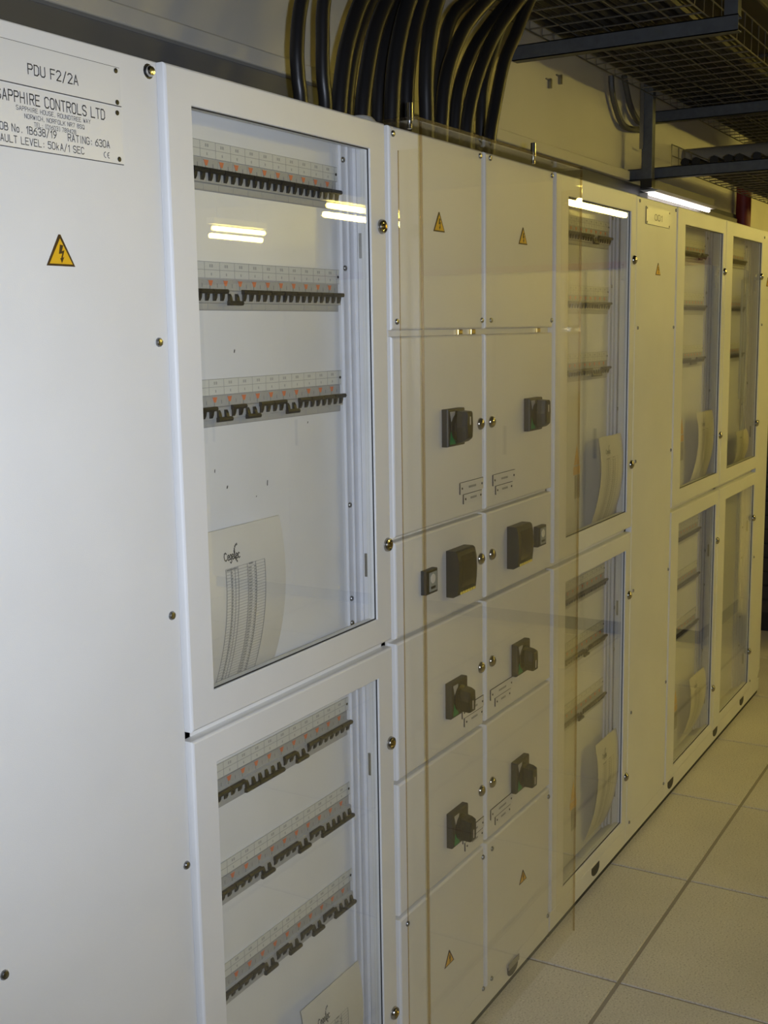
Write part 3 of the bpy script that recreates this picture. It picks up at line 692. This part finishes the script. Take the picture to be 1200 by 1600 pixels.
card('schedule card behind the lower glass right of the narrow plain panel', 3.960, 4.150, 0.105, 0.330, nrow=26)
card('schedule card beneath the clear disc in the farthest cabinet', 4.520, 4.690, 0.997, 1.150, nrow=20)

# ------------------------------------------------------------------ black supply cables
CB = [
    ([(2.023, 0.280, 2.194), (2.002, 0.280, 2.106), (2.003, 0.280, 2.047), (2.010, 0.280, 2.002)],
     0.28, 'first black supply cable from the left, nearly upright'),
    ([(2.104, 0.280, 2.212), (2.094, 0.280, 2.124), (2.093, 0.280, 2.062), (2.100, 0.280, 2.007)],
     0.28, 'second black supply cable from the left, nearly upright'),
    ([(2.235, 0.270, 2.239), (2.187, 0.270, 2.165), (2.157, 0.270, 2.097), (2.136, 0.270, 2.002)],
     0.27, 'third black supply cable from the left, leaning right'),
    ([(2.374, 0.330, 2.278), (2.317, 0.330, 2.199), (2.282, 0.330, 2.126), (2.257, 0.330, 2.024)],
     0.33, 'fourth black supply cable from the left, half behind the third'),
    ([(2.309, 0.250, 2.252), (2.252, 0.250, 2.176), (2.215, 0.250, 2.085), (2.194, 0.250, 2.001)],
     0.25, 'fifth black supply cable from the left, in the dense middle'),
    ([(2.479, 0.310, 2.298), (2.412, 0.310, 2.208), (2.380, 0.310, 2.120), (2.366, 0.310, 2.026)],
     0.31, 'sixth black supply cable from the left, in the dense middle'),
    ([(2.351, 0.220, 2.257), (2.303, 0.220, 2.169), (2.276, 0.220, 2.086), (2.265, 0.220, 1.999)],
     0.22, 'seventh black supply cable from the left, left of the first chrome bolt'),
    ([(2.522, 0.280, 2.303), (2.473, 0.280, 2.209), (2.447, 0.280, 2.121), (2.439, 0.280, 2.025)],
     0.28, 'eighth black supply cable from the left, behind the first chrome bolt'),
    ([(2.482, 0.220, 2.285), (2.438, 0.220, 2.195), (2.424, 0.220, 2.104), (2.425, 0.220, 2.012)],
     0.22, 'ninth black supply cable from the left, almost straight'),
    ([(2.805, 0.290, 2.375), (2.691, 0.290, 2.300), (2.642, 0.290, 2.207), (2.612, 0.290, 2.040)],
     0.29, 'tenth black supply cable from the left, bending sharply right at the top'),
    ([(2.725, 0.200, 2.344), (2.595, 0.200, 2.255), (2.521, 0.200, 2.178), (2.478, 0.200, 2.103), (2.458, 0.200, 2.006)],
     0.20, 'eleventh black supply cable from the left, sweeping right'),
    ([(2.946, 0.250, 2.391), (2.780, 0.250, 2.274), (2.700, 0.250, 2.200), (2.647, 0.250, 2.120), (2.625, 0.250, 2.023)],
     0.25, 'twelfth black supply cable from the left, sweeping right'),
    ([(2.893, 0.200, 2.372), (2.747, 0.200, 2.261), (2.660, 0.200, 2.165), (2.607, 0.200, 2.078), (2.585, 0.200, 2.006)],
     0.20, 'thirteenth black supply cable from the left, sweeping right'),
    ([(3.058, 0.340, 2.330), (2.981, 0.340, 2.209), (2.965, 0.340, 2.133), (2.960, 0.340, 2.058)],
     0.34, 'short black cable glimpsed behind the last two sweeping ones'),
    ([(2.962, 0.200, 2.391), (2.869, 0.200, 2.285), (2.799, 0.200, 2.206), (2.746, 0.200, 2.095), (2.713, 0.200, 2.004)],
     0.20, 'rightmost black supply cable, standing clear of the bundle'),
]
for k, (pp, Y, lab) in enumerate(CB):
    pts = [Vector(q) for q in pp]; pts.reverse()
    lo = pts[0]; base = Vector((lo.x-0.004, Y, ZT-0.003))
    pts = [base]+[p for p in pts if p.z > ZT+0.03]
    # carry on above the frame and over into the wire tray
    e, p_ = pts[-1], pts[-2]; d = (e-p_).normalized()
    n1 = e+d*0.12+Vector((0.03, -0.01, 0.02)); zt = 2.52+0.028*(k % 3); yt = 0.05+0.026*k
    yt = max(0.06, min(0.42, yt))
    n2 = Vector((n1.x+0.16, (n1.y+yt)/2, max(n1.z+0.10, zt-0.03))); n3 = Vector((n2.x+0.30, yt, zt)); n4 = Vector((6.6, yt, zt))
    o = MB().tube(smoothpts(pts+[n1, n2, n3, n4], 8), 0.0145 if k < 2 else (0.0175 if k < 9 else 0.0162), 12).build('supply_cable', 'cable', None, True)
    tag(o, lab, 'cable', 'black supply cables rising from the switch cabinet roof')

# ------------------------------------------------------------------ wire trays and their supports
def tray(name, label, x0, x1, y0, y1, z, hgt, dx, dy, group):
    t = thing(name, label, 'cable tray', (x0, (y0+y1)/2, z), group)
    r = 0.0026
    lw = MB().tube([(0, 0, 0), (x1-x0, 0, 0)], r, 6).mesh('long_wire'); lw.materials.append(MATS['wire'])
    cw = MB().tube([(0, y0, hgt), (0, y0, 0), (0, y1, 0), (0, y1, hgt)], r, 6).mesh('cross_wire'); cw.materials.append(MATS['wire'])
    base = world_loc(t)
    n = round((y1-y0)/dy)
    for i in range(n+1): put('long_wire', lw, None, t, loc=Vector((x0, y0+(y1-y0)*i/n, z-0.004))-base)
    for y in (y0, y1):
        for zz in (hgt*0.5, hgt): put('long_wire', lw, None, t, loc=Vector((x0, y, z+zz))-base)
    x = x0
    while x <= x1: put('cross_wire', cw, None, t, loc=Vector((x, 0, z))-base); x += dx
    return t
tray('wire_tray', 'wide galvanised wire cable tray overhead along the wall', 0.6, 6.6, -0.045, 0.475, 2.4790, 0.105, 0.10, 0.0975, None)
tray('wire_tray', 'lower wire cable tray beyond the post, behind the second cross strut', 5.02, 8.4, -0.10, 0.44, 2.2100, 0.09, 0.10, 0.10, None)
# dark cables lying in the upper tray: the ones that were never in the bundle below
for i in range(13):
    y = 0.02+0.034*i; z = 2.4960+0.002*(i % 3)
    pts = [(1.0+k*0.7, y+0.008*math.sin(k*1.7+i), z) for k in range(9)]
    o = MB().tube(smoothpts(pts, 4), 0.0150, 8).build('tray_cable', 'cable', None, True)
    tag(o, 'dark cable lying along the floor of the overhead wire tray', 'cable', 'dark cables lying in the overhead tray')
for i in range(9):  # added dark cables, in place of shade on the wall behind
    y = -0.07+0.06*i
    o = MB().tube(smoothpts([(5.10+k*0.8, y+0.01*math.sin(k+i*2), 2.2330) for k in range(5)], 4), 0.019, 8).build('tray_cable', 'cable', None, True)
    tag(o, 'dark cable added in the lower wire tray beyond the post, standing in for shade', 'cable', 'dark cables added in the lower tray in place of shade')
def strut(x, y0, y1, z0, z1, label, name='strut_channel'):
    t = MB(); w = 0.041; th = 0.003
    t.box(x, x+th, y0, y1, z0, z1); t.box(x, x+w, y0, y1, z0, z0+th); t.box(x, x+w, y0, y1, z1-th, z1); t.box(x+w-th, x+w, y0, y1, z0, z0+0.008); t.box(x+w-th, x+w, y0, y1, z1-0.008, z1)
    return tag(t.build(name, 'galv'), label, 'support strut')
strut(3.742, -0.137, WY-0.001, 2.424, 2.4715, 'steel strut channel from the wall under the near part of the overhead tray')
strut(5.200, -0.137, WY-0.001, 2.424, 2.4715, 'steel strut channel under the far part of the overhead tray, behind the post')
strut(4.930, -0.30, WY-0.001, 2.1555, 2.2000, 'lower steel strut channel running from the wall just behind the upright post')
o = MB().box(3.742, 3.783, -0.135, -0.094, 2.472, 3.2).build('hanger_post', 'galv'); tag(o, 'steel drop post hanging from ceiling at the near strut\'s end', 'post')
ps = thing('upright_post', 'steel upright post with black end cap beside the fluorescent batten', 'post', (4.89, 0.50, 2.11))
MB().box(4.868, 4.9065, 0.476, 0.5200, 2.112, 2.60, 0.002).build('post_channel', 'galv', ps)
MB().box(4.860, 4.8675, 0.512, 0.528, 2.27, 2.60).build('post_flange', 'wire', ps)
MB().box(4.865, 4.9090, 0.474, 0.5225, 2.112, 2.150).build('end_cap', 'black', ps)
lb = thing('batten_light', 'lit white fluorescent batten below the upright post', 'light', (4.92, 0.5, 2.09))
MB().extr_x([(0.478, 2.1030), (0.522, 2.1030), (0.540, 2.1110), (0.460, 2.1110)], 4.912, 5.86).build('reflector', 'white_plastic', lb)
MB().box(4.912, 5.86, 0.478, 0.522, 2.1111, 2.1500).build('housing', 'insul', lb)
MB().tube([(4.925, 0.500, 2.0955), (5.84, 0.500, 2.0955)], 0.0075, 12).build('tube', 'tube_white', lb, True)
# wall clips and two grey flexes on the wall
for k, (x, z, lab) in enumerate(((4.060, 2.4108, 'small dark wall clip, the left of the pair below the strut'), (4.156, 2.4397, 'small dark wall clip, the right of the pair below the strut'))):
    o = MB().box(x-0.006, x+0.006, WY-0.012, WY-0.0005, z-0.022, z+0.010).box(x-0.03, x-0.006, WY-0.006, WY-0.0005, z+0.004, z+0.008).build('wall_clip', 'screw'); tag(o, lab, 'clip')
for pp, lab in (
    ([(4.642, 0.575, 2.527), (4.652, 0.575, 2.476), (4.700, 0.575, 2.415), (4.804, 0.575, 2.358), (5.010, 0.575, 2.370), (5.113, 0.575, 2.386)],
     'dark flex looping down the wall to the post, the lower loop'),
    ([(4.795, 0.575, 2.553), (4.829, 0.575, 2.504), (4.888, 0.575, 2.443), (4.991, 0.575, 2.401), (5.120, 0.575, 2.413)],
     'dark flex looping down the wall to the post, the upper loop'),
):
    tag(MB().tube(smoothpts(pp, 6), 0.0125, 8).build('flex', 'grey_cable', None, True), lab, 'cable')

# ------------------------------------------------------------------ ceiling lights: those mirrored in the glass, and unseen ones added for light
def fixture(x0, x1, y, z, label, deep=False):
    t = thing('ceiling_light', label, 'light', ((x0+x1)/2, y, z), 'twin-tube ceiling lights over the aisles')
    if deep:      # wide body, side skirts added to keep its light off the upper wall
        MB().box(x0, x1, y-0.155, y+0.155, z+0.085, z+0.15).box(x0, x1, y-0.155, y-0.150, z-0.078, z+0.085).box(x0, x1, y+0.150, y+0.155, z-0.078, z+0.085).build('housing', 'white_plastic', t)
    else: MB().box(x0, x1, y-0.05, y+0.05, z+0.085, z+0.15).build('housing', 'white_plastic', t)
    MB().tube([(x0+0.02, y-0.02, z-0.035), (x1-0.02, y-0.02, z-0.035)], 0.025, 10).build('tube', 'tube_soft' if deep else 'tube', t, True)
    MB().tube([(x0+0.02, y+0.02, z+0.040), (x1-0.02, y+0.02, z+0.040)], 0.025, 10).build('tube', 'tube_soft' if deep else 'tube_dim', t, True)
    MB().box(x0+0.1, x0+0.13, y-0.01, y+0.01, z+0.15, 3.2).box(x1-0.13, x1-0.1, y-0.01, y+0.01, z+0.15, 3.2).build('hanger', 'galv', t)
for a, y, lab in ((9.35, -2.58, 'twin-tube light mirrored along the top of the glass right of the guard'), (8.97, -4.70, 'twin-tube light mirrored beside the lock of the nearest upper glass door'),
                  (10.14, -6.90, 'twin-tube light mirrored below the top breaker row of the nearest cabinet'), (4.4, -1.45, 'unseen twin-tube light added to brighten the cabinets, over the middle of the aisle'),
                  (5.0, -4.70, 'unseen twin-tube light added to light the room, second aisle across'), (6.2, -6.90, 'unseen twin-tube light added to light the room, third aisle across'),
                  (7.0, -1.45, 'unseen twin-tube light added to brighten the cabinets, over the far end of the aisle')):
    fixture(a, a+(0.95 if y < -6 and a > 9 else 1.5), y, 2.6, lab, y == -1.45)

# ------------------------------------------------------------------ beyond the row
bk = thing('server_rack', 'black server rack standing past the far end of the row', 'rack', (6.45, 0.2, 0))
MB().box(6.04, 6.94, -0.12, 0.48, 0.0, 1.72).build('rack_body', 'dark_rack', bk)
b = MB()
for i in range(22): b.box(6.032, 6.0395, -0.10, 0.46, 0.10+i*0.072, 0.10+i*0.072+0.060)
b.build('rack_units', 'plinth', bk)
b = MB()
for i in range(10): b.box(6.030, 6.033, 0.236+0.003*(i % 2), 0.242+0.003*(i % 2), 0.30+i*0.11, 0.306+i*0.11)
b.build('indicator_lights', 'led_red', bk)
for i in range(5):
    y1 = -0.42-0.6*i; y0 = y1-0.597
    t = thing('opposite_cabinet', 'pale equipment cabinet across the aisle end, seen only as a reflection', 'cabinet', (5.9, (y0+y1)/2, 0), 'pale cabinets across the end of the aisle')
    MB().box(5.62, 6.4, y0, y1, 0.07, 1.83).build('cabinet_body', 'opposite', t)
    MB().box(5.60, 5.62, y0+0.006, y1-0.006, 0.08, 1.822, 0.004).build('cabinet_door', 'opposite', t)
    MB().box(5.64, 6.4, y0, y1, 0.0, 0.07).build('cabinet_plinth', 'plinth', t)
    MB().box(5.598, 5.60, y0+0.05, y0+0.065, 0.9, 1.05).build('cabinet_handle', 'black', t)
    MB().box(5.605, 5.66, y0, y1, 1.831, 1.862).build('red_band', 'red', t)
o = MB().tube([(6.72, 0.545, 0), (6.72, 0.545, 2.34)], 0.040, 16).build('red_riser', 'red', None, True); tag(o, 'dark red riser pipe far behind the batten light', 'pipe')
o = MB().tube([(7.6, 0.56, 0), (7.6, 0.56, 3.2)], 0.035, 12).build('dark_riser', 'plinth', None, True); tag(o, 'dark vertical conduit in the far background at the right edge', 'pipe')
o = MB().tube([(5.75, -0.2, 2.335), (5.75, 0.75, 2.335)], 0.045, 14).build('lagged_pipe', 'insul', None, True); tag(o, 'pale lagged pipe crossing above the lower strut', 'pipe')
o = MB().box(5.05, 6.60, 0.548, 0.586, 2.02, 2.115, 0.004).build('cable_trunking', 'insul'); tag(o, 'brownish cable trunking on the wall behind the batten light', 'trunking')
o = MB().box(7.2, 7.9, 0.0, 0.50, 1.6, 2.14, 0.01).build('wall_unit', 'insul'); tag(o, 'grey equipment unit just above the far end of the row', 'unit')
dk = thing('added_duct', 'dark duct above the overhead tray, added to keep the top right corner dark', 'duct', (6.5, 0.3, 2.78))  # brown shape at the corner, extended along the wall to keep it dark
MB().box(4.1, 9.5, 0.06, 0.585, 2.78, 3.12, 0.01).build('duct_body', 'duct', dk)
for x in (4.6, 5.8, 7.0, 8.2): MB().box(x, x+0.04, 0.045, 0.590, 2.765, 3.135).build('duct_flange', 'duct', dk)
